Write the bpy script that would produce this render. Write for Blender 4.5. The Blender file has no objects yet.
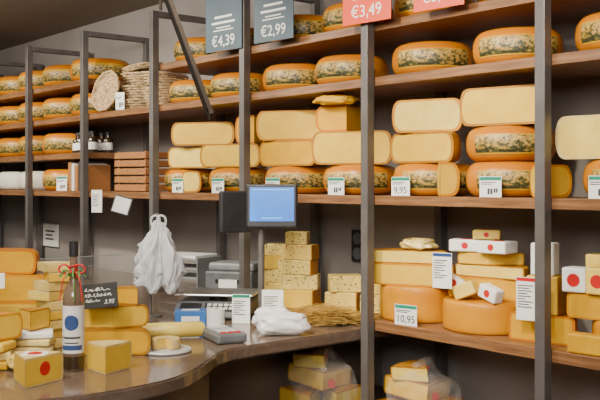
import bpy, bmesh, math, random
from mathutils import Vector, Matrix, noise
random.seed(7)
COL = bpy.context.scene.collection
R = math.radians

# ---------------------------------------------------------------- materials
def pmat(name, c1, c2=None, rough=.5, scale=20, bump=0.0, metal=0, stretch=(1,1,1), alpha=1, trans=0, emis=0, coat=0, detail=3, bscale=None, sss=0, spec=None):
    m = bpy.data.materials.new(name); m.use_nodes = True
    nt = m.node_tree; b = nt.nodes['Principled BSDF']
    c2 = c2 or tuple(v*.82 for v in c1)
    tc = nt.nodes.new('ShaderNodeTexCoord'); mp = nt.nodes.new('ShaderNodeMapping')
    mp.inputs['Scale'].default_value = stretch
    n = nt.nodes.new('ShaderNodeTexNoise'); n.inputs['Scale'].default_value = scale; n.inputs['Detail'].default_value = detail
    r = nt.nodes.new('ShaderNodeValToRGB')
    r.color_ramp.elements[0].position = .35; r.color_ramp.elements[1].position = .65
    r.color_ramp.elements[0].color = (*c2, 1); r.color_ramp.elements[1].color = (*c1, 1)
    L = nt.links.new
    L(tc.outputs['Object'], mp.inputs['Vector']); L(mp.outputs['Vector'], n.inputs['Vector'])
    L(n.outputs['Fac'], r.inputs['Fac']); L(r.outputs['Color'], b.inputs['Base Color'])
    b.inputs['Roughness'].default_value = rough; b.inputs['Metallic'].default_value = metal
    if bump:
        bp = nt.nodes.new('ShaderNodeBump'); bp.inputs['Strength'].default_value = bump; bp.inputs['Distance'].default_value = .004
        if bscale:
            n2 = nt.nodes.new('ShaderNodeTexNoise'); n2.inputs['Scale'].default_value = bscale
            L(mp.outputs['Vector'], n2.inputs['Vector']); L(n2.outputs['Fac'], bp.inputs['Height'])
        else: L(n.outputs['Fac'], bp.inputs['Height'])
        L(bp.outputs['Normal'], b.inputs['Normal'])
    if alpha < 1: b.inputs['Alpha'].default_value = alpha
    if trans: b.inputs['Transmission Weight'].default_value = trans
    if coat: b.inputs['Coat Weight'].default_value = coat
    if spec is not None: b.inputs['Specular IOR Level'].default_value = spec
    if sss:
        b.inputs['Subsurface Weight'].default_value = sss; b.inputs['Subsurface Radius'].default_value = (.01,.006,.003)
    if emis:
        L(r.outputs['Color'], b.inputs['Emission Color']); b.inputs['Emission Strength'].default_value = emis
    return m

def printmat(name, cols, scale=40, grad=None, border=None, stretch=(1,1,1)):
    m = bpy.data.materials.new(name); m.use_nodes = True
    nt = m.node_tree; b = nt.nodes['Principled BSDF']; L = nt.links.new
    tc = nt.nodes.new('ShaderNodeTexCoord'); n = nt.nodes.new('ShaderNodeTexNoise')
    mp = nt.nodes.new('ShaderNodeMapping'); mp.inputs['Scale'].default_value = stretch
    n.inputs['Scale'].default_value = scale; n.inputs['Detail'].default_value = 4
    r = nt.nodes.new('ShaderNodeValToRGB'); cr = r.color_ramp; cr.interpolation = 'CONSTANT'
    cr.elements[0].position = 0; cr.elements[0].color = (*cols[0][1], 1)
    cr.elements[1].position = cols[1][0]; cr.elements[1].color = (*cols[1][1], 1)
    for p, c in cols[2:]:
        e = cr.elements.new(p); e.color = (*c, 1)
    L(tc.outputs['Object'], mp.inputs['Vector']); L(mp.outputs['Vector'], n.inputs['Vector'])
    out = r.outputs['Color']
    if grad:
        sx = nt.nodes.new('ShaderNodeSeparateXYZ'); L(tc.outputs['Object'], sx.inputs[0])
        mr = nt.nodes.new('ShaderNodeMapRange'); L(sx.outputs['Z'], mr.inputs['Value'])
        mr.inputs['From Min'].default_value = grad[0]; mr.inputs['From Max'].default_value = grad[1]
        mr.inputs['To Min'].default_value = -.13; mr.inputs['To Max'].default_value = .13
        ad = nt.nodes.new('ShaderNodeMath'); ad.operation = 'ADD'
        L(mr.outputs['Result'], ad.inputs[0]); L(n.outputs['Fac'], ad.inputs[1]); L(ad.outputs[0], r.inputs['Fac'])
        if border:
            r2 = nt.nodes.new('ShaderNodeValToRGB'); r2.color_ramp.interpolation = 'CONSTANT'
            m2 = nt.nodes.new('ShaderNodeMapRange'); L(sx.outputs['Z'], m2.inputs['Value'])
            m2.inputs['From Min'].default_value = grad[0]; m2.inputs['From Max'].default_value = grad[1]
            L(m2.outputs['Result'], r2.inputs['Fac'])
            e = r2.color_ramp.elements; e[0].position = 0; e[0].color = (1,1,1,1); e[1].position = .07; e[1].color = (0,0,0,1)
            q = e.new(.93); q.color = (1,1,1,1)
            mx = nt.nodes.new('ShaderNodeMix'); mx.data_type = 'RGBA'
            L(r2.outputs['Color'], mx.inputs[0]); L(out, mx.inputs[6]); mx.inputs[7].default_value = (*border, 1)
            out = mx.outputs[2]
    else: L(n.outputs['Fac'], r.inputs['Fac'])
    L(out, b.inputs['Base Color'])
    b.inputs['Roughness'].default_value = .42
    return m

M = {}
M['rind'] = pmat('orange_rind', (.56,.19,.0), (.48,.15,.0), .33, 9, .12, coat=.08, spec=.35)
M['rind2'] = pmat('amber_rind', (.60,.255,.0), (.51,.19,.0), .38, 9, .2, spec=.35)
M['rindpale'] = pmat('golden_rind', (.44,.20,.008), (.34,.135,.004), .45, 14, .2, spec=.3)
M['rindwhite'] = pmat('cream_rind', (.72,.57,.25), (.60,.43,.14), .6, 20, .2)
M['rindgrey'] = pmat('whitish_rind', (.80,.77,.69), (.70,.66,.56), .6, 20, .2)
M['paste'] = pmat('cheese_paste', (.72,.47,.045), (.65,.395,.025), .5, 12, .25, bscale=60, spec=.3)
M['paste2'] = pmat('cheese_paste_yellow', (.66,.365,.004), (.58,.29,.002), .5, 12, .25, bscale=60, spec=.3)
M['pastepale'] = pmat('cheese_paste_pale', (.79,.60,.14), (.72,.51,.085), .5, 14, .25, bscale=80, spec=.3)
M['wrap'] = pmat('film_wrapped_cheese', (.82,.67,.26), (.68,.49,.11), .14, 16, .9, bscale=35, coat=.7)
M['herb'] = printmat('herb_paste', [(0,(.16,.15,.03)),(.40,(.76,.58,.16)),(.60,(.67,.47,.09))], 85)
M['herb2'] = printmat('spice_paste', [(0,(.36,.15,.02)),(.37,(.78,.56,.13)),(.62,(.70,.46,.07))], 75)
M['print'] = printmat('printed_band', [(0,(.03,.03,.012)),(.39,(.10,.11,.03)),(.43,(.035,.03,.012)),(.47,(.22,.16,.04)),(.50,(.48,.27,.03)),(.54,(.07,.055,.02)),(.57,(.56,.42,.13)),(.61,(.18,.10,.03)),(.65,(.60,.38,.07))], 66, (.024,.0955), (.58,.32,.01), stretch=(1,1,1.5))
M['wood'] = pmat('walnut_shelf', (.29,.14,.058), (.16,.072,.03), .40, 6, .08, stretch=(1,14,14))
M['worktop'] = pmat('worktop_laminate', (.17,.12,.09), (.125,.086,.064), .18, 5, .03, stretch=(2,9,9), coat=.25)
M['base'] = pmat('counter_panel', (.18,.135,.105), (.15,.11,.085), .5, 5, .03)
M['basedark'] = pmat('dark_niche', (.06,.045,.036), (.045,.034,.028), .6, 5)
M['metal'] = pmat('graphite_metal', (.15,.14,.135), (.12,.112,.108), .42, 10, metal=.3)
M['darkmetal'] = pmat('matt_dark_brown', (.04,.03,.025), (.03,.024,.02), .9, 10, spec=.1)
M['wall'] = pmat('taupe_plaster', (.30,.275,.26), (.265,.24,.225), .85, 3, .05)
M['ceil'] = pmat('ceiling_paint', (.28,.24,.19), (.25,.21,.165), .9, 2)
M['floor'] = pmat('floor_tile', (.22,.19,.16), (.17,.145,.12), .5, 4)
M['white'] = pmat('white_card', (.86,.86,.84), (.82,.82,.80), .5, 10)
M['whiteplastic'] = pmat('white_plastic', (.58,.59,.61), (.52,.53,.55), .35, 8)
M['film'] = pmat('clear_film', (.95,.95,.95), (.85,.87,.88), .06, 30, .7, alpha=.10)
M['bag'] = pmat('white_bag_film', (.90,.92,.95), (.74,.78,.84), .3, 14, .8, alpha=.60)
M['paperwrap'] = pmat('white_wrapping_paper', (.80,.80,.80), (.68,.69,.71), .4, 14, .6)
M['black'] = pmat('black_plastic', (.025,.025,.028), (.018,.018,.02), .4, 20)
M['matblack'] = pmat('matt_black', (.02,.018,.016), (.016,.014,.013), .95, 20, spec=.05)
M['grey'] = pmat('grey_plastic', (.14,.15,.165), (.11,.12,.13), .35, 20)
M['midgrey'] = pmat('mid_grey_plastic', (.26,.27,.29), (.21,.22,.235), .35, 20)
M['darkblue'] = pmat('slate_blue_card', (.05,.09,.125), (.045,.08,.11), .5, 8)
M['redcard'] = pmat('coral_red_card', (.80,.085,.03), (.75,.07,.025), .5, 8)
M['green'] = pmat('green_print', (.0,.25,.15), None, .5, 8)
M['ink'] = pmat('dark_ink', (.05,.05,.06), None, .6, 8)
M['red'] = pmat('red_sticker', (.60,.012,.012), None, .4, 8)
M['steel'] = pmat('brushed_steel', (.62,.63,.65), (.52,.53,.55), .28, 8, metal=.9)
M['screen'] = pmat('lit_blue_screen', (.0,.20,.80), (.0,.15,.70), .3, 3, emis=.6)
M['icon'] = pmat('lit_screen_icon', (.10,.42,.90), (.09,.38,.85), .3, 4, emis=.8)
M['wicker'] = pmat('wicker', (.64,.48,.27), (.32,.21,.10), .7, 60, .8)
M['crate'] = pmat('orange_brown_timber', (.46,.20,.06), (.29,.12,.035), .55, 8, .1, stretch=(2,20,20))
M['straw'] = pmat('straw', (.72,.49,.13), (.44,.27,.06), .7, 30, .3)
M['glass'] = pmat('shield_glass', (.4,.44,.44), (.4,.44,.44), .03, 3, alpha=.05)
M['glassedge'] = pmat('polished_glass_edge', (.35,.42,.41), None, .1, 3, alpha=.6)
M['bottleglass'] = pmat('dark_bottle_glass', (.05,.03,.015), (.03,.02,.01), .12, 8, coat=.5)
M['jar'] = pmat('smoky_bottle_glass', (.20,.14,.10), (.12,.08,.055), .08, 8, coat=.6)
M['bluebox'] = pmat('blue_print', (.04,.18,.55), None, .45, 8)
M['emblem'] = pmat('navy_print', (.03,.07,.22), None, .45, 8)
M['leaf'] = pmat('green_leaf', (.12,.28,.06), (.06,.16,.03), .6, 30)
M['chalk'] = pmat('chalkboard', (.02,.02,.02), (.035,.035,.035), .8, 20)
M['log'] = pmat('cream_wrap', (.78,.62,.16), (.70,.52,.09), .3, 14, .3, coat=.3)
M['labelpaper'] = pmat('grey_label_paper', (.70,.69,.68), (.62,.60,.60), .5, 14)

# ---------------------------------------------------------------- helpers
def link(o): COL.objects.link(o); return o
def info(o, label, cat, group=None, kind=None):
    o['label'] = label; o['category'] = cat
    if group: o['group'] = group
    if kind: o['kind'] = kind
    return o
def obj(name, me, loc=(0,0,0), rot=(0,0,0), parent=None):
    o = bpy.data.objects.new(name, me); link(o)
    o.location = loc; o.rotation_euler = rot
    if parent: o.parent = parent
    return o
def empty(name, loc=(0,0,0), rz=0):
    o = obj(name, None, loc, (0,0,rz)); o.empty_display_size = .05; return o
CACHE = {}
def mk(key, verts, faces, mat, smooth=False):
    me = bpy.data.meshes.new(key if isinstance(key,str) else 'mesh')
    me.from_pydata([tuple(v) for v in verts], [], faces); me.update()
    bm = bmesh.new(); bm.from_mesh(me); bmesh.ops.recalc_face_normals(bm, faces=bm.faces); bm.to_mesh(me); bm.free()
    if smooth:
        me.polygons.foreach_set('use_smooth', [True]*len(me.polygons))
        try: me.set_sharp_from_angle(angle=R(40))
        except Exception: pass
    if mat: me.materials.append(mat)
    return me
def boxmesh(sx, sy, sz, mat, bev=.003, seg=2, zbase=True):
    k = ('box', round(sx,4), round(sy,4), round(sz,4), mat.name, bev, zbase)
    if k in CACHE: return CACHE[k]
    bm = bmesh.new(); bmesh.ops.create_cube(bm, size=1)
    bmesh.ops.scale(bm, vec=(sx,sy,sz), verts=bm.verts)
    if zbase: bmesh.ops.translate(bm, vec=(0,0,sz/2), verts=bm.verts)
    b = min(bev, min(sx,sy,sz)*.4)
    if b > 0: bmesh.ops.bevel(bm, geom=bm.edges[:], offset=b, segments=seg, affect='EDGES', profile=.5)
    me = bpy.data.meshes.new('box'); bm.to_mesh(me); bm.free()
    me.materials.append(mat); CACHE[k] = me; return me
def box(name, s, loc, mat, parent=None, rot=(0,0,0), bev=.003, zbase=True):
    return obj(name, boxmesh(*s, mat, bev, zbase=zbase), loc, rot, parent)
def lathe(prof, mat, seg=48, a0=0, a1=None, smooth=True, pleat=None, caps=True):
    full = a1 is None
    n = seg if full else seg+1
    verts, faces = [], []
    for i in range(n):
        a = a0 + (2*math.pi*i/seg if full else (a1-a0)*i/seg)
        for j,(r,z) in enumerate(prof):
            rr = r*(1 + (pleat(a, j/(len(prof)-1)) if pleat else 0))
            verts.append((rr*math.cos(a), rr*math.sin(a), z))
    m = len(prof)
    for i in range(seg):
        i2 = (i+1) % n
        for j in range(m-1):
            faces.append((i*m+j, i2*m+j, i2*m+j+1, i*m+j+1))
    if not full and caps:
        faces.append(tuple(range(m))); faces.append(tuple(((n-1)*m+j) for j in range(m)))
    me = mk('lathe', verts, faces, None, False)
    bm = bmesh.new(); bm.from_mesh(me); bmesh.ops.remove_doubles(bm, verts=bm.verts, dist=1e-5)
    bmesh.ops.recalc_face_normals(bm, faces=bm.faces); bm.to_mesh(me); bm.free()
    if smooth:
        me.polygons.foreach_set('use_smooth', [True]*len(me.polygons)); me.set_sharp_from_angle(angle=R(35))
    me.materials.append(mat); return me
def cheese_profile(r, h, e=None, t0=-90, t1=90, n=16, off=0, ends=True):
    e = e or min(.05, h*.42)
    pc, ps = (.8,.92) if e > .041 else ((.72,.84) if e > .0245 else (.4,.5))
    p = []
    for i in range(n+1):
        t = R(t0 + (t1-t0)*i/n)
        c, s = max(0,math.cos(t)), math.sin(t)
        p.append(((r-e) + (e+off)*c**pc, h/2*(1 + math.copysign(abs(s)**ps, s))))
    if ends: p = [(0, 0)] + p + [(0, h)]
    return p
def wheel(loc, r=.16, h=.125, rind='rind', band=True, label='round orange waxed cheese wheel with printed band', group='cheese wheels on the shelves', rz=None, e=None):
    k = ('wheel', r, h, rind, e)
    if k not in CACHE: CACHE[k] = lathe(cheese_profile(r,h,e), M[rind], 48)
    a = R(-50)+random.uniform(-.25,.25) if rz is None else rz
    o = obj('round_cheese', CACHE[k], loc, (0,0,a))
    info(o, label, 'cheese wheel', group)
    if band:
        k = ('band', r, h)
        if k not in CACHE:
            CACHE[k] = lathe(cheese_profile(r,h,e,t0=-36,t1=28,off=.0012,ends=False), M['print'], 40, -R(56), R(56), caps=False)
        obj('printed_band', CACHE[k], (0,0,0), (0,0,0), o)
    return o
def sector(loc, r=.155, h=.125, ang=180, rz=0, rind='rindpale', paste='paste', label=None, name='cheese_half', cat='cheese', group=None, tilt=(0,0), e=None):
    k = ('sec', r, h, ang, rind, paste)
    a0 = R(90-ang/2); a1 = R(90+ang/2)
    e = e or min(.040, h*.33)
    if k not in CACHE:
        me = lathe(cheese_profile(r,h,e), M[rind], 28, a0, a1)
        ins = min(.0105, h*.10)
        p = [(0, ins*.7)] + [(max(0,x-ins), ins*.7+z*(h-1.4*ins)/h) for x,z in cheese_profile(r,h,e,ends=False)] + [(0,h-ins*.7)]
        V, F = [], []
        for a, s in ((a0,-1),(a1,1)):
            nx, ny = -math.sin(a)*s*.0012, math.cos(a)*s*.0012
            b = len(V)
            for rho,z in p: V.append((rho*math.cos(a)+nx, rho*math.sin(a)+ny, z))
            F.append(tuple(range(b, b+len(p))))
        m2 = mk('cut_face', V, F, M[paste]); CACHE[k] = (me, m2)
    me, m2 = CACHE[k]
    o = obj(name, me, loc, (tilt[0],tilt[1],rz))
    obj('cut_face', m2, parent=o)
    info(o, label or ('half cheese wheel with pale cut face turned outward' if ang > 150 else 'cut cheese wedge with pale cut sides'), cat, group)
    return o
def disc_sticker(parent, loc, rot, r=.02):
    o = obj('sticker', lathe([(0,0),(r,0),(r,.001),(0,.001)], M['red'], 20), loc, rot, parent); o['label'] = 'red round sticker'; return o
def block(loc, s, rz=0, mat='paste', rindmat=None, sticker=None, label='rectangular cut piece of cheese', name='cheese_block', group=None, rot=None, bev=.006):
    o = box(name, s, loc, M[mat], rot=rot or (0,0,rz), bev=bev)
    if rindmat:
        box('rind', (s[0]*.985, .004, s[2]*.97), (0, s[1]/2, s[2]*.015), M[rindmat], o, bev=.001)
        box('rind', (.004, s[1]*.97, s[2]*.97), (s[0]/2, 0, s[2]*.015), M[rindmat], o, bev=.001)
    if sticker and 'front' in sticker: disc_sticker(o, (0,-s[1]/2,s[2]*.5), (R(90),0,0), min(s[0],s[2])*.27)
    if sticker and 'top' in sticker: disc_sticker(o, (0,0,s[2]), (0,0,0), min(s[0],s[1])*.3)
    return info(o, label, 'cheese', group)
def txt(s, size, mat, parent, loc, rot=(R(90),0,0), align='CENTER', name='lettering', shear=0):
    c = bpy.data.curves.new('t', 'FONT'); c.body = s; c.size = size; c.extrude = .0006; c.align_x = align; c.align_y = 'CENTER'; c.shear = shear
    t = bpy.data.objects.new('t', c); link(t)
    bpy.context.view_layer.update()
    me = bpy.data.meshes.new_from_object(t.evaluated_get(bpy.context.evaluated_depsgraph_get()))
    bpy.data.objects.remove(t); me.materials.clear(); me.materials.append(mat)
    return obj(name, me, loc, rot, parent)
def bars(parent, w, rows, mat, name='print_lines', y=-.0022):
    V, F = [], []
    for (z, t, f, x0) in rows:
        b = len(V); xa = -w/2 + w*x0; xb = xa + w*f
        V += [(xa,y,z),(xb,y,z),(xb,y,z+t),(xa,y,z+t)]; F.append((b,b+1,b+2,b+3))
    return obj(name, mk('bars', V, F, mat), parent=parent)
def tag(loc, w=.085, h=.072, rz=.15, price=None, head='green', label='small white price card with green header', group='price cards on the shelves', tilt=0):
    o = box('price_card', (w,.0025,h), loc, M['white'], rot=(tilt,0,rz), bev=.0005)
    hh = min(h*.16, .012)
    if head: box('card_header', (w*.96,.001,hh), (0,-.0015,h-hh-.002), M[head], o, bev=0)
    if h > .1:
        bars(o, w*.84, [(h-.03-.009*i, .0032, (.8,.6,.75,.5,.7,.4)[i%6], 0) for i in range(int((h-.05)/.0095))], M['ink'])
    else:
        bars(o, w*.86, [(h*.70,h*.04,.8,0),(h*.61,h*.04,.6,0)], M['ink'])
        if price: txt(price, h*.50, M['ink'], o, (0,-.002,h*.29))
        else: bars(o, w*.86, [(h*.14,h*.28,.11,.35),(h*.14,h*.28,.11,.50),(h*.22,h*.2,.09,.68),(h*.22,h*.2,.09,.80)], M['ink'], 'price_print')
    return info(o, label, 'price card', group)
def tube(pts, rad, mat, res=6, cyclic=False):
    c = bpy.data.curves.new('c','CURVE'); c.dimensions='3D'; c.bevel_depth=rad; c.bevel_resolution=res//2; c.use_fill_caps=True
    s = c.splines.new('BEZIER'); s.bezier_points.add(len(pts)-1); s.use_cyclic_u = cyclic
    for p,q in zip(s.bezier_points, pts):
        p.co = q; p.handle_left_type = p.handle_right_type = 'AUTO'
    t = bpy.data.objects.new('t', c); link(t); bpy.context.view_layer.update()
    me = bpy.data.meshes.new_from_object(t.evaluated_get(bpy.context.evaluated_depsgraph_get()))
    bpy.data.objects.remove(t); me.materials.clear(); me.materials.append(mat)
    me.polygons.foreach_set('use_smooth', [True]*len(me.polygons)); return me
def lump(sx, sy, sz, mat, seed=0, amp=.18, sub=4, neck=False, crease=9):
    bm = bmesh.new(); bmesh.ops.create_icosphere(bm, subdivisions=sub, radius=1)
    for v in bm.verts:
        d = v.co.normalized()
        f = 1 + amp*noise.noise(d*2.2+Vector((seed,0,0))) + amp*.5*(abs(noise.noise(d*crease*.6+Vector((0,seed,0)))))
        p = Vector((math.copysign(abs(d.x)**.7,d.x), math.copysign(abs(d.y)**.7,d.y), math.copysign(abs(d.z)**.75,d.z)))*f
        if neck and d.z > .8: p.z += (d.z-.8)*2.0; p.x *= .55+.2*math.sin(8*math.atan2(d.y,d.x)); p.y *= .55
        v.co = (p.x*sx/2, p.y*sy/2, max(p.z,-.96)*sz/2 + sz*.48)
    me = bpy.data.meshes.new('lump'); bm.to_mesh(me); bm.free()
    me.polygons.foreach_set('use_smooth', [True]*len(me.polygons)); me.materials.append(mat); return me

# ---------------------------------------------------------------- room
def struct(o, label): o['kind'] = 'structure'; o['label'] = label; o['category'] = 'room'; return o
WY = .47
struct(box('wall_back', (10.8,.1,2.62), (-1.3,WY+.05,0), M['wall'], bev=0), 'taupe painted shop wall behind the shelving')
struct(box('wall_left', (.1,5.6,2.62), (-6.65,-2.28,0), M['wall'], bev=0), 'taupe painted side wall')
struct(box('wall_right', (.1,5.6,2.62), (4.05,-2.28,0), M['wall'], bev=0), 'taupe painted side wall')
struct(box('wall_front', (10.8,.1,2.62), (-1.3,-5.13,0), M['wall'], bev=0), 'taupe painted wall of the shop front')
struct(box('floor', (10.9,5.8,.1), (-1.3,-2.3,-.1), M['floor'], bev=0), 'dark stone tiled floor')
struct(box('ceiling', (10.9,5.8,.1), (-1.3,-2.3,2.62), M['ceil'], bev=0), 'taupe painted ceiling')

# ---------------------------------------------------------------- shelving
S = .81
shelving = info(empty('shelving_unit', (-2.43,.2,0)), 'dark metal framed shelving with walnut boards along the wall', 'shelving')
def sp(name, s, loc, mat, bev=.002):
    return box(name, s, (loc[0]+2.43, loc[1]-.2, loc[2]), mat, shelving, bev=bev)
TOPZ = 2.41
for n in range(-1, 8):
    X = -S*n
    z0 = 0 if n <= 1 else .926
    for Y in (0, .428):
        sp('upright', (.038,.038,TOPZ-z0), (X,Y,z0), M['metal'])
    sp('top_rail', (.038,.388,.03), (X,.214,TOPZ-.03), M['metal'])
def board(n, z, t=.035):
    x0, x1 = -S*(n+1), -S*n
    sp('shelf_board', (x1-x0-.002,.38,t), ((x0+x1)/2,.214,z-t), M['wood'])
for n in range(-1, 7):
    board(n, 1.45); board(n, 1.915)
    if n != 3: board(n, 2.13)
    if n >= 4: board(n, 1.685)
    if n <= 0: board(n, .96, .038); board(n, .56, .03)
# ---------------------------------------------------------------- worktop and counter
def poly_prism(pts, z0, z1, mat, bev=.006):
    bm = bmesh.new()
    vs = [bm.verts.new((x,y,z0)) for x,y in pts]; f = bm.faces.new(vs)
    r = bmesh.ops.extrude_face_region(bm, geom=[f])
    bmesh.ops.translate(bm, vec=(0,0,z1-z0), verts=[g for g in r['geom'] if isinstance(g, bmesh.types.BMVert)])
    bmesh.ops.recalc_face_normals(bm, faces=bm.faces)
    if bev:
        es = [e for e in bm.edges if abs(e.verts[0].co.z-e.verts[1].co.z) < 1e-6]
        bmesh.ops.bevel(bm, geom=es, offset=bev, segments=2, affect='EDGES')
    me = bpy.data.meshes.new('prism'); bm.to_mesh(me); bm.free(); me.materials.append(mat); return me
def chaikin(p, it=3):
    for _ in range(it):
        q = [p[0]]
        for a,b in zip(p, p[1:]):
            q += [(a[0]*.75+b[0]*.25, a[1]*.75+b[1]*.25), (a[0]*.25+b[0]*.75, a[1]*.25+b[1]*.75)]
        p = q + [p[-1]]
    return p
CZ = .925
curve = chaikin([(-.84,-.50),(-.83,-.68),(-.70,-.82),(-.56,-1.0),(-.515,-1.2),(-.53,-1.42),(-.63,-1.66),(-.82,-1.86),(-1.1,-1.98),(-1.5,-2.0)])
top = [(-.84,.405)] + curve + [(-1.95,-2.0),(-1.95,-.45),(-5.6,-.45),(-5.6,.405)]
wt = obj('worktop', poly_prism(top, CZ-.045, CZ, M['worktop']))
info(wt, 'brown laminate worktop with a rounded end and thick edge', 'worktop')
c2 = chaikin([(-1.15,-.6),(-.90,-.66),(-.76,-.84),(-.64,-1.0),(-.60,-1.2),(-.615,-1.4),(-.70,-1.6),(-.87,-1.78),(-1.12,-1.89),(-1.5,-1.92)])
bp = [(-1.15,.40)] + c2 + [(-1.88,-1.92),(-1.88,-.38),(-5.55,-.38),(-5.55,.40)]
cb = info(empty('service_counter', (-1.5,-.8,0)), 'dark brown rounded counter body with an open niche', 'counter')
obj('body', poly_prism(bp, 0, CZ-.046, M['base'], .002), (1.5,.8,0), parent=cb)
box('niche_shelf', (.29,.97,.03), (1.5-1.0,.8-.11,.57), M['basedark'], cb)

# ---------------------------------------------------------------- wheels on upper shelves
WYC = .212
for x in (-2.32,-1.93,-1.50,-1.125,-.66,-.255,.17,.58): wheel((x,WYC,1.916))
for x in (-2.27,-1.90,-1.45,-1.08,-.65,-.24,.18,.6): wheel((x,WYC,2.131))
for n in (4,5,6):
    for z in (1.451,1.686,1.916,2.131):
        for k,dx in enumerate((-.2,-.61)):
            if n == 4 and k == 0 and z < 1.8: continue
            if n >= 5 and z < 1.5:
                wheel((-S*n+dx,WYC,z), r=.18, h=.13, rind='rindgrey', band=False, label='round whitish waxed cheese wheel')
            else: wheel((-S*n+dx,WYC,z), r=.19, h=.138)
for x in (-2.37,-1.94,-1.478,-1.07,-.655,-.285,.2): wheel((x,WYC,1.451))
wheel((-.285,WYC,1.577))
G = 'cut half cheeses on the middle shelf'
sector((-.615,.095,1.577),.152,.116,180,R(4),'rindpale','paste',group=G)
sector((-.60,.11,1.694),.142,.126,180,R(22),'rind2','pastepale',group=G)
sector((-.245,.10,1.703),.158,.135,180,R(14),'rindpale','paste',group=G)
sector((-1.435,.10,1.577),.160,.116,180,R(14),'rindpale','paste2',group=G)
sector((-1.44,.12,1.694),.160,.135,180,R(34),'rind2','paste',group=G)
sector((-1.02,.11,1.577),.175,.14,180,R(32),'rindpale','paste',group=G)
sector((-1.06,.12,1.718),.145,.11,95,R(66),'rind','paste2',label='thick cheese wedge with orange rind on stacked cheese',name='cheese_wedge')
sector((.15,.095,1.577),.155,.14,180,R(8),'rindwhite','pastepale',group=G)
sector((-2.25,.10,1.577),.14,.11,180,R(18),'rindpale','pastepale',group=G)
sector((-1.88,.10,1.577),.165,.115,180,R(28),'rindpale','paste',group=G)
sector((-2.15,.12,1.693),.175,.12,180,R(34),'rindpale','paste',group=G)
sector((-1.76,.16,1.693),.13,.135,90,R(55),'rind','paste2',label='orange rinded cheese wedge on stacked cheese',name='cheese_wedge')
GB = 'small cut cheeses at the shelf front'
sector((-.475,.045,1.451),.075,.125,80,R(10),'rind2','paste',group=GB,label='small cut cheese piece with amber rind',name='cheese_wedge')
sector((-.045,.07,1.451),.11,.11,80,R(20),'rind2','paste',group=GB,label='small pale cut cheese piece',name='cheese_wedge')
sector((-2.16,.045,1.451),.07,.110,150,R(14),'rindpale','pastepale',group=GB,label='pale cut cheese beside orange wheels')
b = obj('cheese_bag', lump(.17,.08,.040,M['paste2'],3,.3), (-1.09,.080,1.829), (0,0,R(30)))
disc_sticker(b, (.02,-.01,.042), (R(25),0,0), .022)
info(b, 'crumpled yellow bag with red label on a cheese wedge', 'bag')
for x,p in ((-.664,'9,95'),(-.237,None),(-1.03,None),(-1.455,None),(-1.885,None),(-2.25,None),(.19,None)):
    tag((x,.034,1.451), price=p)

# ---------------------------------------------------------------- lower shelf (z .96)
GWL = 'cheese wheels on the lower shelf'
wheel((-.735,.225,.961),.165,.138,'rind2',False,label='large amber cheese wheel under a pale half cheese',group=GWL,e=.020)
sector((-.68,.11,1.10),.17,.085,180,R(22),'rind2','paste',label='half cheese with amber rind on an amber wheel',e=.02)
sector((-.71,.12,1.186),.155,.05,180,R(30),'rindpale','pastepale',label='flat pale half cheese on a half cheese')
b = obj('wrapped_cheese', lump(.13,.09,.045,M['wrap'],5,.3), (-.70,.17,1.237), (0,0,.3)); info(b,'piece of cheese in shiny clear film','cheese')
wheel((-.39,.215,.961),.168,.112,'rind2',False,label='amber cheese wheel carrying stacked pale cheeses',group=GWL,e=.020)
sector((-.37,.17,1.074),.145,.078,180,R(16),'rind2','paste2',label='yellow half cheese in a stack',e=.018)
sector((-.36,.18,1.153),.145,.045,180,R(6),'rindpale','pastepale',label='flat pale half cheese in a stack')
sector((-.36,.18,1.199),.13,.045,140,R(30),'rindpale','paste',label='flat yellow cut cheese in a stack')
GW = 'white wrapped cheeses with red labels'
for i,(x,y,z,r,t) in enumerate(((-.47,.19,1.245,.5,0),(-.33,.19,1.245,.1,0))):
    block((x,y,z),(.12,.09,.045),r,'white',sticker='top front',label='flat white wrapped cheese with red round stickers',group=GW)
block((-.40,.22,1.292),(.10,.08,.035),.6,'pastepale',sticker='top front',label='small pale cheese piece with red sticker',group=GW)
GL = 'small white cheeses leaning in a pile'
for i,(x,y,z,ry,rz) in enumerate(((-.485,.115,1.110,30,30),(-.395,.105,1.088,-22,14),(-.305,.115,1.084,16,-6))):
    block((x,y,z),(.085,.045,.05),0,('white','pastepale','white')[i],sticker='front' if i!=1 else None,rot=(0,R(ry),R(rz)),label='small white wrapped cheese piece leaning on stack',group=GL)
tag((-.47,.050,1.115),.08,.13,R(12),head='emblem',label='tall white card with text standing before cheeses')
sector((-.085,.11,.961),.12,.095,180,R(10),'rind','paste2',label='orange rinded half cheese under white blocks',e=.02)
block((-.09,.15,1.057),(.11,.09,.13),R(12),'paste','rindpale',label='upright pale cheese block')
block((-.09,.14,1.188),(.08,.07,.11),R(18),'white',sticker='front',label='upright white cheese with red round sticker',group=GW)
tag((-.10,.055,1.04),.08,.145,R(12),head='red',label='tall white card with red header text')
tag((-.635,.032,.961),.10,.078,R(10),price='10,95',head='green',label='white price card reading ten ninety five')
wheel((.2,.245,.961),.15,.097,'rind2',False,label='amber cheese wheel under yellow slab',group=GWL,e=.020)
sector((.17,.13,1.059),.16,.083,180,R(5),'rind2','paste2',label='yellow half cheese in a stack',e=.02)
for i,x in enumerate((.035,.125,.215)):
    block((x,.14,1.143),(.080,.07,.08+.005*i),R(12-7*i),('white','pastepale','rindwhite')[i],sticker='front',label='small white cheese with red round sticker',group=GW)
for i,x in enumerate((.06,.16)):
    block((x,.24,1.143),(.080,.07,.12),R(8+6*i),'pastepale',sticker='front',label='pale upright cheese piece with red sticker',group=GW)
block((.13,.062,.961),(.13,.05,.062),R(6),'paste2','rind',label='yellow cheese piece with orange rind')

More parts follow.
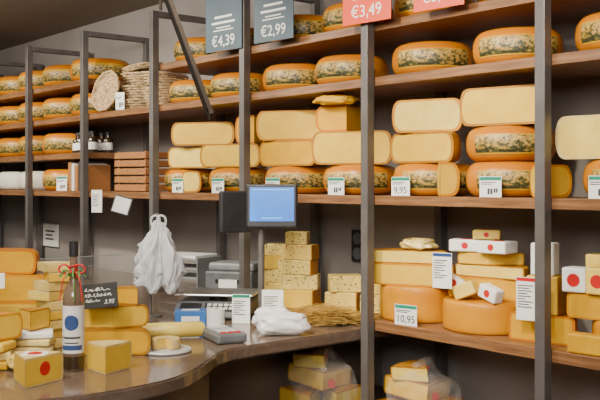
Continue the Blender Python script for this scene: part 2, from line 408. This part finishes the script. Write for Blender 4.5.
def bagged(loc, w, d, h, rz, seed):
    o = obj('bagged_cheese', lump(w,d,h,M['film'],seed,.2,neck=True), loc, (0,0,rz))
    def pc(r, hh, l, rot, ps='paste2', rd='rind2', ang=60):
        c = sector(l, r, hh, ang, 0, rd, ps); c.name = 'cheese_piece'; c.parent = o; c.rotation_euler = rot
        for k in ('label','category'): del c[k]
    pc(w*.78, h*.34, (-w*.20,-d*.42,.006), (0,0,.25), 'paste',ang=52)
    pc(w*.78, h*.38, (w*.22,-d*.40,.006), (0,0,-.15), 'pastepale','rindpale',ang=52)
    pc(w*.85, h*.34, (.0,-d*.42,.010+h*.39), (0,.08,.1), 'paste','rindpale',ang=75)
    pc(w*.62, h*.26, (.01,-d*.30,.014+h*.74), (0,-.12,.45), 'pastepale','rindpale')
    disc_sticker(o, (.0,-d*.05,h*1.02), (R(14),R(-6),0), .02)
    disc_sticker(o, (.035,-d*.33,h*.56), (R(80),0,R(38)), .018)
    return info(o, 'clear bag of yellow cheese wedges with red sticker', 'cheese', 'bagged cheeses on low shelves')
bagged((-.95,-.11,.601),.25,.19,.215,R(48),1)
bagged((-.66,.16,.561),.26,.19,.215,R(50),8)

# ---------------------------------------------------------------- signs at the top
def sign(X, w, h, mat, price, lab, rz=R(5)):
    o = box('price_sign', (w,.004,h), (X,-.038,2.118), mat, rot=(0,0,rz), bev=.001)
    txt(price, w*.27, M['white'], o, (0,-.003,.045))
    bars(o, w*.8, [(.095,.005,.7,.15),(.108,.005,.5,.25),(.128,.010,.8,.1),(.155,.010,.6,.2)], M['white'], y=-.003)
    info(o, lab, 'sign', 'price signs on the upper shelf')
sign(-1.735,.26,.29,M['darkblue'],'€4,39','dark slate blue card sign with white price')
sign(-1.357,.25,.29,M['darkblue'],'€2,99','dark slate blue card sign with white price')
sign(-.776,.245,.29,M['redcard'],'€3,49','coral red card sign with white price')
sign(-.41,.22,.29,M['redcard'],'€3,49','coral red card sign with white price')

# ---------------------------------------------------------------- hanging tilted display panel
hp = info(empty('ceiling_display', (-.985,-.69,2.61), R(50)), 'dark tilted display panel hung from the ceiling on a rod', 'display')
pn = box('panel', (.012,.34,.80), (.06,0,-.875), M['darkmetal'], hp, rot=(0,R(-20),R(7)), bev=.001)
box('screen', (.002,.31,.76), (-.007,0,.02), M['matblack'], pn, bev=0)
box('trim_edge', (.013,.006,.80), (0,-.1725,0), M['darkmetal'], pn, bev=0)
obj('rod', lathe([(0,-.5),(.006,-.5),(.006,0),(0,0)], M['darkmetal'], 16), (-.12,0,.008), parent=hp)

# ---------------------------------------------------------------- baskets, crate, jars
def rings(prof, rad, mat, seg=40):
    V, F = [], []
    for (r,z) in prof:
        for i in range(seg):
            a = 2*math.pi*i/seg
            for k in range(6):
                t = 2*math.pi*k/6; w = .002*(1 if (i//2+int(z*500))%2 else -1)
                V.append(((r+rad*math.cos(t)+w)*math.cos(a), (r+rad*math.cos(t)+w)*math.sin(a), z+rad*math.sin(t)))
        base = len(V)-seg*6
        for i in range(seg):
            for k in range(6):
                F.append((base+i*6+k, base+((i+1)%seg)*6+k, base+((i+1)%seg)*6+(k+1)%6, base+i*6+(k+1)%6))
    return mk('rings', V, F, mat, True)
def bowl(r, n=8): return [(r*.12+r*.14*i,.008) for i in range(5)] + [(r*.72+r*.28*(i/(n-1)),.012+.014*i) for i in range(n)]
bw = rings(bowl(.12), .007, M['wicker']); flat = rings([(.012+.013*i,.008) for i in range(8)]+[(.112,.016),(.118,.026)], .007, M['wicker'])
low = rings(bowl(.13,5), .007, M['wicker'])
GK = 'wicker baskets on the shelf'
info(obj('wicker_basket', bw, (-2.66,.2,1.916)), 'round woven wicker basket on the shelf', 'basket', GK)
info(obj('wicker_basket', low, (-2.65,.19,2.034),(0,R(5),1)), 'low woven wicker basket resting tilted on another', 'basket', GK)
for i,(dx,dy,t) in enumerate(((0,0,0),(.012,-.01,0),(-.01,.008,0))):
    info(obj('wicker_basket', low, (-2.98+dx,.25+dy,1.916+.078*i), (R(t),0,i*.7)), 'low round woven wicker basket in a loose pile', 'basket', GK)
info(obj('wicker_tray', flat, (-2.97,.25,2.160), (R(6),R(-8),0)), 'round woven wicker tray lying askew on a pile', 'basket', GK)
info(obj('wicker_tray', flat, (-3.06,.068,2.035), (R(78),0,R(8))), 'round woven wicker tray leaning on a pile', 'basket', GK)
tag((-2.86,.033,1.916),.06,.10,R(25),head=None,label='small white tag standing before wicker baskets')
cr = info(empty('wooden_crate', (-2.86,.2,1.451), R(8)), 'orange brown slatted wooden crate on the shelf', 'crate')
for i in range(5):
    z = .004+i*.046
    for y in (-.11,.11): box('slat', (.29,.012,.036), (0,y,z), M['crate'], cr)
    for x in (-.139,.139): box('slat', (.012,.205,.036), (x,0,z), M['crate'], cr)
for x in (-.125,.125):
    for y in (-.096,.096): box('corner_post', (.016,.014,.23), (x,y,0), M['crate'], cr)
box('lid', (.27,.2,.01), (0,0,.216), M['crate'], cr)
jarp = [(0,0),(.03,0),(.032,.01),(.032,.075),(.028,.088),(.014,.098),(.013,.118),(0,.118)]
jm = lathe(jarp, M['bottleglass'], 24); jc = lathe([(0,.112),(.016,.112),(.016,.132),(0,.132)], M['black'], 20)
jl = lathe([(.0328,.02),(.0328,.065)], M['white'], 20, 0, R(150), caps=False)
for x,y in ((-3.33,.1),(-3.41,.12),(-3.49,.1),(-3.57,.12),(-3.36,.22),(-3.46,.23)):
    o = obj('jar', jm, (x,y,1.686), (0,0,R(-110))); obj('cap', jc, parent=o); obj('paper_label', jl, parent=o)
    info(o, 'small dark glass jar with black cap and paper label', 'jar', 'dark jars on the shelf')
for i,(w,m) in enumerate(((.03,'crate'),(.04,'labelpaper'),(.03,'basedark'),(.04,'crate'),(.035,'labelpaper'),(.04,'crate'))):
    o = box('book', (w,.16,.16+.01*(i%3)), (-3.34-.045*i,.14,1.451), M[m], bev=.002)
    box('page_block', (w*.7,.15,.002), (0,.002,.16+.01*(i%3)), M['white'], o, bev=0)
    info(o, 'upright hardback book in a row on the shelf', 'book', 'books on the shelf')
GC='cards hanging at the shelf edge'
tag((-3.02,-.03,1.33),.07,.13,R(30),head=None,label='white hanging card below the shelf edge',group=GC)
o = box('placard', (.11,.005,.10), (-2.70,-.06,1.33), M['black'], rot=(R(-10),R(14),R(35)), bev=.002)
box('placard_paper', (.095,.001,.085), (0,-.003,.0075), M['labelpaper'], o, bev=0); info(o, 'small pale card with dark border tilted at the shelf edge', 'sign')
tag((-3.62,.034,1.451),.09,.09,R(20),label='small white price card with green header')

o = box('wall_notice', (.26,.012,.17), (-4.72,.458,1.02), M['white'], bev=.002)
bars(o,.2,[(.11,.012,.8,.1),(.08,.012,.6,.1),(.05,.012,.7,.1)],M['ink'],y=-.007); info(o,'white notice board mounted on the wall','notice')
o = box('wall_socket', (.085,.012,.15), (-1.345,.458,1.13), M['black'], bev=.004)
for z in (.04,.11):
    obj('socket_insert', lathe([(0,0),(.028,0),(.028,.002),(0,.002)], M['grey'], 20), (0,-.006,z), (R(90),0,0), o)
info(o,'black double power socket on the wall','socket')
o = info(empty('label_printer', (-2.02,.24,CZ+.001), R(30)), 'dark and pale grey label printer on the back worktop', 'printer')
box('body', (.26,.2,.13), (0,0,0), M['grey'], o, bev=.01); box('cover', (.25,.16,.04), (0,.01,.13), M['midgrey'], o, bev=.012); box('output_slot', (.14,.004,.02), (0,-.101,.07), M['black'], o)
box('paper_feed', (.10,.004,.05), (0,-.103,.04), M['white'], o, bev=0)
o = info(empty('paper_tray', (-2.45,.22,CZ+.001), R(20)), 'white stacked paper trays on the back worktop', 'tray')
for i in range(3): box('tray_level', (.30,.22,.012), (0,0,.05*i+.06), M['midgrey'], o)
for x in (-.148,.148): box('side_panel', (.006,.22,.175), (x,0,0), M['midgrey'], o)
box('paper_stack', (.26,.2,.015), (0,0,.172), M['white'], o)

# ---------------------------------------------------------------- till display on pole
md = info(empty('till_display', (-1.30,-.15,CZ+.001), R(44)), 'black till display with lit blue screen on a pole', 'display')
obj('foot', lathe([(0,0),(.05,0),(.05,.008),(.02,.016),(0,.016)], M['black'], 32), parent=md)
obj('pole', lathe([(0,.01),(.014,.01),(.014,.40),(0,.40)], M['metal'], 16), (0,.01,0), parent=md)
mon = box('monitor', (.215,.028,.185), (.05,-.02,.385), M['black'], md, bev=.008, rot=(R(-4),0,R(4)))
box('screen', (.185,.002,.142), (0,-.0145,.028), M['screen'], mon, bev=0)
bars(mon, .17, [(.038,.006,.5,.25),(.158,.005,.9,.02)], M['icon'], 'screen_print', y=-.0162)
box('rear_monitor', (.15,.028,.18), (-.12,.06,.36), M['black'], md, bev=.008, rot=(0,0,R(35)))
# ---------------------------------------------------------------- scale
sc = info(empty('counter_scale', (-1.505,-.225,CZ+.001), R(42)), 'dark retail scale with steel weighing plate and keypad', 'scale')
bm = bmesh.new()
pr = [(-.16,.012),(-.155,.03),(-.10,.07),(.13,.07),(.13,.012)]
vs = [[bm.verts.new((sx*.16,y,z)) for y,z in pr] for sx in (-1,1)]
bm.faces.new(vs[0]); bm.faces.new(vs[1][::-1])
for i in range(5): bm.faces.new((vs[0][i],vs[0][(i+1)%5],vs[1][(i+1)%5],vs[1][i]))
bmesh.ops.recalc_face_normals(bm, faces=bm.faces); bmesh.ops.bevel(bm, geom=bm.edges[:], offset=.006, segments=2, affect='EDGES')
me = bpy.data.meshes.new('sc'); bm.to_mesh(me); bm.free(); me.materials.append(M['grey'])
obj('body', me, parent=sc)
kp = box('keypad', (.16,.045,.004), (.05,-.128,.0515), M['black'], sc, rot=(R(36),0,0), bev=.001)
for i in range(6):
    for j in range(2): box('key', (.018,.014,.002), (-.06+.024*i,-.010+.020*j,.004), M['whiteplastic'], kp, bev=0)
box('display_window', (.09,.04,.004), (-.09,-.128,.0515), M['black'], sc, rot=(R(36),0,0), bev=.001)
for x in (-.12,.12):
    for y in (-.1,.1): obj('foot', lathe([(0,0),(.012,0),(.012,.014),(0,.014)], M['black'], 12), (x,y,0), parent=sc)
box('weighing_plate', (.34,.24,.010), (0,.02,.092), M['steel'], sc, bev=.004)
obj('plate_stem', lathe([(0,.066),(.04,.066),(.04,.093),(0,.093)], M['black'], 16), parent=sc)
ct = info(box('card_terminal', (.115,.20,.036), (-.99,-.56,CZ+.001), M['grey'], rot=(0,0,R(75)), bev=.010), 'grey card payment terminal with light keys', 'card terminal')
box('screen', (.08,.045,.002), (0,.062,.035), M['whiteplastic'], ct, bev=0)
for i in range(3):
    for j in range(4):
        box('key', (.021,.016,.004), (-.027+i*.027,-.072+j*.025,.0355), M['whiteplastic'] if j else M['red'], ct, bev=.001)
def wrapped(loc, s, rz, seed, mat='paperwrap', label='white paper wrapped cheese parcel'):
    o = obj('wrapped_cheese', lump(*s, M[mat], seed, .22), loc, (0,0,rz)); return info(o, label, 'cheese')
wrapped((-.94,-.32,CZ+.001),(.19,.11,.08),R(60),2)
wrapped((-1.08,-.26,CZ+.001),(.14,.10,.085),R(35),6)
gb = info(box('glove_box', (.12,.08,.075), (-1.27,-.52,CZ+.001), M['bluebox'], rot=(0,0,R(55)), bev=.003), 'blue and white cardboard box on the worktop', 'box')
box('box_opening', (.07,.03,.001), (0,0,.075), M['white'], gb, bev=0); box('box_print', (.07,.001,.04), (0,-.0405,.015), M['white'], gb, bev=0)
rl = info(obj('paper_roll', lathe([(.012,0),(.035,0),(.035,.085),(.012,.085),(.012,0)], M['white'], 32), (-1.17,-.47,CZ+.001)), 'upright white paper roll on the worktop', 'paper roll')
obj('core', lathe([(.010,0),(.0122,0),(.0122,.086),(.010,.086),(.010,0)], M['straw'], 20), parent=rl)
tag((-1.25,-.29,CZ+.001),.075,.12,R(40),head='green',label='tall white card with green print on the worktop',group='cards on the worktop')
tag((-1.22,-.15,CZ+.001),.09,.13,R(45),head=None,label='white card with dark print among cheeses',group='cards on the worktop')
# straw
V,F=[],[]
random.seed(3)
def stalk(p, q, r=.0013):
    d=(Vector(q)-Vector(p)).normalized(); u=d.orthogonal().normalized(); w=d.cross(u); b=len(V)
    for e in (Vector(p),Vector(q)):
        for k in range(3):
            a=2*math.pi/3*k; V.append(e+u*r*math.cos(a)+w*r*math.sin(a))
    for k in range(3): F.append((b+k,b+(k+1)%3,b+3+(k+1)%3,b+3+k))
for i in range(3000):
    y=random.uniform(-.09,.26); x=random.uniform(-1.14 if y<.04 else -1.50,-.95)
    a=R(48)+random.gauss(0,.6); l=random.uniform(.04,.13)
    z=CZ+.004+random.random()*(.055 if y<.03 else .012)
    stalk((x-l/2*math.cos(a),y-l/2*math.sin(a),z),(x+l/2*math.cos(a),y+l/2*math.sin(a),z+random.uniform(-.003,.020)))
info(obj('straw_mat', mk('straw',V,F,M['straw'])), 'loose bed of yellow straw under small cheeses', 'straw', kind='stuff')
GH='herb cheeses stacked on straw'
ms = ('herb','herb2','herb','paste','herb')
z0 = CZ+.022
def pile(X, Y, lv, base_rz=42):
    z = z0
    for i,(w,d,h,dx) in enumerate(lv):
        block((X+dx*.62,Y+dx*.76,z),(w,d,h),R(base_rz+random.uniform(-14,14)),ms[(i+int(abs(X)*10))%5],('rindpale','rindwhite','rind2')[i%3],label='small speckled herb cheese chunk stacked on straw',name='cheese_chunk',group=GH,bev=.004); z += h+.001
pile(-1.63,.19,[(.14,.12,.085,0),(.135,.11,.062,.008),(.13,.11,.060,-.004),(.10,.09,.055,.006)])
pile(-1.37,.12,[(.16,.13,.080,0),(.16,.12,.066,.006),(.15,.11,.064,-.006),(.14,.10,.066,.004),(.095,.08,.055,-.008)])
pile(-1.175,.21,[(.14,.12,.080,0),(.14,.11,.070,.004)])
pile(-1.03,.27,[(.13,.11,.078,0),(.12,.10,.066,.0)])

# ---------------------------------------------------------------- foreground cheeses
GF='cheeses on the rounded counter'
sector((-1.55,-1.16,CZ+.001),.165,.13,180,R(48),'rind2','paste',label='large yellow half cheese at bottom of stack',group=GF)
sector((-1.55,-1.16,CZ+.132),.16,.10,180,R(54),'rind2','paste2',label='half cheese with golden rind in stack',group=GF)
sector((-1.60,-1.15,CZ+.233),.14,.09,180,R(40),'rind','paste2',label='orange rinded half cheese on top of stack',group=GF)
tag((-1.43,-1.25,CZ+.20),.09,.055,R(50),price='0,95',head=None,label='small white price card leaning on stacked cheeses')
GS='packed cheese slices in a stack'
for i in range(9):
    sector((-1.215+random.uniform(-.006,.006),-1.135,CZ+.001+i*.033),.11,.031,80,R(50)+random.uniform(-.3,.3),'rindwhite',('wrap','pastepale','wrap','paste')[i%4],label='vacuum packed pale cheese slice in a stack',name='cheese_slice',group=GS)
for i in range(6):
    block((-1.13+random.uniform(-.006,.006),-1.01,CZ+.001+i*.031),(.10,.07,.029),R(50)+random.uniform(-.2,.2),('wrap','pastepale','wrap')[i%3],label='vacuum packed pale cheese slice in a stack',name='cheese_slice',group=GS)
GP='flat packed cheeses'
for i in range(4):
    block((-1.08,-1.25,CZ+.001+i*.024),(.13,.08,.022),R(50)+random.uniform(-.3,.3),('wrap','rindwhite','wrap','white')[i],label='flat white packed cheese in a stack',name='packed_cheese',group=GP)
sector((-1.05,-1.27,CZ+.098),.10,.065,60,R(58),'rindpale','paste',label='small yellow wedge on packed cheeses',name='cheese_wedge',group=GF)
for i in range(3):
    block((-1.04,-1.41,CZ+.001+i*.028),(.14,.09,.026),R(50)+random.uniform(-.3,.3),('paste2','wrap','paste')[i],label='flat yellow packed cheese in a stack',name='packed_cheese',group=GP)
sector((-1.00,-1.42,CZ+.086),.12,.08,60,R(45),'rind2','paste',label='yellow wedge on packed cheeses',name='cheese_wedge',group=GF)
wrapped((-.92,-1.335,CZ+.001),(.11,.08,.06),R(40),11,'wrap','small cheese piece in shiny clear film')
wrapped((-.93,-1.49,CZ+.001),(.11,.09,.09),R(70),14,'wrap','cheese piece in crumpled clear film')
w = sector((-.69,-1.44,CZ+.001),.145,.082,60,R(50),'rindwhite','paste',label='flat sided cheese wedge with red label on top',name='cheese_wedge',group=GF,e=.014)
box('paper_label',(.07,.06,.0006),(0,.09,.082),M['white'],w,bev=0)
disc_sticker(w,(0,.09,.0824),(0,0,0),.022)
disc_sticker(w,(.037,.062,.045),(R(90),0,R(60)),.02)
sector((-.715,-1.18,CZ+.001),.12,.085,70,R(56),'rindwhite','paste',label='yellow cheese wedge pointing outward on the counter',name='cheese_wedge',group=GF,e=.014)
sector((-.98,-1.02,CZ+.001),.13,.085,180,R(50),'rindpale','paste2',label='half cheese in front of the chalk card',group=GF)
sector((-.99,-1.01,CZ+.087),.125,.075,150,R(62),'rindpale','paste',label='thick cut cheese on top of another half',group=GF)
sector((-.965,-.93,CZ+.163),.11,.055,60,R(95),'rindpale','paste2',label='yellow cheese wedge on top of half cheese',name='cheese_wedge',group=GF)
ck = info(box('chalk_card', (.12,.004,.08), (-.97,-1.065,CZ+.164), M['chalk'], rot=(R(-8),R(-6),R(48)), bev=.001), 'small black chalk card with handwriting on cheese', 'price card')
rs=random.Random(5)
for k,(zz,l) in enumerate(((.058,.085),(.040,.09),(.022,.05))):
    pts=[]; x=-.048
    while x < -.048+l:
        pts.append((x,-.003,zz+rs.uniform(-.001,.009))); pts.append((x+.0015,-.003,zz+rs.uniform(-.003,.001))); x+=rs.uniform(.003,.006)
    obj('chalk_writing', tube(pts,.0007,M['white']), parent=ck)
txt('3,95',.020,M['white'],ck,(.030,-.003,.018),shear=.3)
bd = info(obj('serving_board', lathe([(0,0),(.085,0),(.088,.004),(.085,.009),(0,.009)], M['whiteplastic'], 40), (-.93,-.84,CZ+.001)), 'small round pale board under a white cheese', 'board')
sector((-.93,-.84,CZ+.011),.05,.035,290,R(50),'rindwhite','pastepale',label='small soft white round cheese on a board',name='soft_cheese',e=.008)
lg = obj('cheese_log', lathe([(0,-.135),(.020,-.132),(.028,-.12),(.029,0),(.028,.12),(.020,.132),(0,.135)], M['log'], 32), (-1.14,-.70,CZ+.031), (0,R(90),R(65))); info(lg,'long cream coloured cheese roll in film','cheese')
for s in (-1,1): obj('end_clip', lathe([(0,0),(.010,0),(.006,.012),(.009,.02),(0,.02)], M['steel'], 12), (0,0,s*.133), (0 if s>0 else math.pi,0,0), lg)
# bottle
bt = info(obj('bottle', lathe([(0,0),(.030,0),(.033,.006),(.033,.22),(.026,.25),(.013,.275),(.0115,.36),(0,.36)], M['jar'], 40), (-.845,-1.22,CZ+.001), (0,0,R(-40))), 'slim dark glass bottle with pale label, navy emblem and ribboned neck', 'bottle')
def wrap(r0, z0, z1, a, mat, nm, rz=0, disc=False):
    V,F=[],[]
    n=20
    for i in range(n+1):
        t=-a/2+a*i/n
        s = math.sqrt(max(0,1-(2*i/n-1)**2)) if disc else 1
        zc=(z0+z1)/2; hh=(z1-z0)/2*s
        V+=[(r0*math.cos(t),r0*math.sin(t),zc-hh),(r0*math.cos(t),r0*math.sin(t),zc+hh)]
        if i: F.append((2*i-2,2*i,2*i+1,2*i-1))
    return obj(nm, mk('wrap',V,F,mat,True), (0,0,0),(0,0,rz), bt)
wrap(.0336,.055,.20,R(170),M['labelpaper'],'paper_label'); wrap(.0342,.125,.172,R(80),M['emblem'],'emblem',disc=True); wrap(.0342,.10,.106,R(100),M['ink'],'label_stripe'); wrap(.0342,.085,.089,R(80),M['ink'],'label_stripe'); wrap(.0342,.065,.080,R(120),M['emblem'],'label_stripe'); wrap(.0336,.006,.045,R(359),M['bottleglass'],'foil_band')
obj('cork_cap', lathe([(0,.35),(.014,.35),(.014,.395),(0,.395)], M['black'], 24), parent=bt)
obj('ribbon', tube([(.0135*math.cos(i*.9),.0135*math.sin(i*.9),.285+.0025*i) for i in range(16)],.0022,M['red']), parent=bt)
for s in (-1,1):
    obj('ribbon_bow', tube([(.014,s*.004,.305),(.022,s*.022,.325),(.022,s*.040,.310),(.020,s*.024,.298),(.014,s*.004,.302)],.0028,M['red']), parent=bt)
for i in range(6):
    a=-1.3+i*.5
    obj('leaf_sprig', tube([(.013*math.cos(a),.013*math.sin(a),.29),(.030*math.cos(a),.030*math.sin(a),.30+.008*(i%2)),(.044*math.cos(a),.044*math.sin(a),.288)],.0028,M['leaf']), parent=bt)
for s,m in ((-1,'red'),(1,'red'),(.3,'leaf')):
    obj('ribbon_tail', tube([(.014,s*.006,.30),(.026,s*.022,.285),(.030,s*.030,.25),(.036,s*.034,.215)],.0018,M[m]), parent=bt)
# carrier bags on stand
st = info(empty('bag_stand', (-1.60,-.46,CZ+.001), R(50)), 'slim metal stand with hook for carrier bags', 'stand')
obj('foot_plate', lathe([(0,0),(.05,0),(.05,.006),(0,.006)], M['metal'], 28), (-.05,.05,0), parent=st)
obj('rod', tube([(-.05,.05,.005),(-.05,.055,.25),(-.04,.055,.42),(-.02,.03,.44),(0,-.01,.425)],.006,M['metal']), parent=st)
def pleat(a,t): return .15*math.sin(7*a+3*t)*(1.1-.5*t)+.10*math.sin(16*a-4*t)
prof=[(0,.01),(.03,.002),(.060,.004),(.078,.015),(.086,.04),(.090,.07),(.090,.10),(.086,.13),(.080,.16),(.072,.185),(.060,.21),(.048,.235),(.036,.255),(.028,.275),(.020,.29),(0,.295)]
pp=[]
for a,b2 in zip(prof,prof[1:]): pp += [a,((a[0]+b2[0])/2,(a[1]+b2[1])/2)]
prof=pp+[prof[-1]]
bagm = lathe(prof, M['bag'], 150, pleat=pleat)
for v in bagm.vertices:
    q=v.co.copy(); s=Vector((q.x*36,q.y*36,q.z*20))
    k=noise.noise(s); k2=abs(noise.noise(s*2.2+Vector((3,3,3))))
    v.co.x=q.x*(1+.45*k-.30*k2)+.02*(q.z-.1); v.co.y=q.y*(1+.45*k-.30*k2)*.48
    v.co.z=max(0,q.z+.02*math.sin(q.x*70)*(q.z<.06)+.012+.012*noise.noise(q*30))
bg = info(obj('carrier_bag', bagm, (-1.565,-.49,CZ+.11), (0,0,R(50))), 'white plastic carrier bags hanging bunched on a hook', 'bag')
for s in (-1,1):
    obj('handle', tube([(s*.010,0,.265),(s*.030,0,.295),(s*.022,.0,.325),(0,.0,.322),(s*.004,0,.27)],.0045,M['bag']), parent=bg)
gs = info(empty('glass_shield', (-1.88,-1.05,CZ+.001)), 'clear glass screen with polished edge on the worktop', 'glass screen')
box('pane', (.008,1.15,.24), (0,0,.012), M['glass'], gs, bev=.001)
box('pane_edge', (.009,1.15,.004), (0,0,.252), M['glassedge'], gs, bev=.001)
for y in (-.5,0,.5): box('clamp', (.03,.04,.03), (0,y,0), M['steel'], gs, bev=.003)

# ---------------------------------------------------------------- lights
def area(name, loc, target, sx, sy, e, col=(1,.91,.77)):
    l = bpy.data.lights.new(name,'AREA'); l.shape='RECTANGLE'; l.size=sx; l.size_y=sy; l.energy=e; l.color=col
    o = bpy.data.objects.new(name,l); link(o); o.location=loc
    o.rotation_euler=(Vector(target)-Vector(loc)).to_track_quat('-Z','Y').to_euler(); return o
def spot(loc, target, e, ang=65, col=(1,.89,.71)):
    l = bpy.data.lights.new('track_and_fill_spot','SPOT'); l.energy=e; l.color=col; l.spot_size=R(ang); l.spot_blend=.7; l.shadow_soft_size=.05
    o = bpy.data.objects.new('track_and_fill_spot',l); link(o); o.location=loc
    o.rotation_euler=(Vector(target)-Vector(loc)).to_track_quat('-Z','Y').to_euler()
area('shop_and_fill_light', (-.2,-1.9,2.56), (-.6,.2,1.4), 2.4,.5, 80)
area('shop_and_fill_light', (-3.2,-1.5,2.56), (-3.6,.2,1.5), 2.4,.5, 68)
area('shop_and_fill_light', (1.9,-3.2,2.5), (-.8,-.4,1.1), 1.5,1.0, 90, (1,.94,.86))  # added frontal fill near the camera, not a lamp of the shop
for x,e in ((.3,120),(-.7,120),(-1.7,115),(-2.9,115),(-4.2,130)):
    spot((x,-1.35,2.55),(x-.1,.2,1.5),e)
spot((-.3,-2.2,2.55),(-1.0,-1.2,.95),105,55); spot((-.6,-.9,2.55),(-1.2,-.0,.95),65,55); spot((.2,-1.6,2.55),(-.8,.1,.65),80,34)  # last spot is an added light brightening the low bagged cheeses
w = bpy.data.worlds.new('world'); bpy.context.scene.world = w; w.use_nodes = True
w.node_tree.nodes['Background'].inputs[0].default_value = (.9,.92,1,1); w.node_tree.nodes['Background'].inputs[1].default_value = .3

cd = bpy.data.cameras.new('camera'); cd.sensor_width = 36; cd.lens = 54; cd.shift_y = -17/600
cam = bpy.data.objects.new('camera', cd); link(cam)
cam.location = (1.726,-2.457,1.5); cam.rotation_euler = (R(90),0,math.atan2(.768,.640))
bpy.context.scene.camera = cam
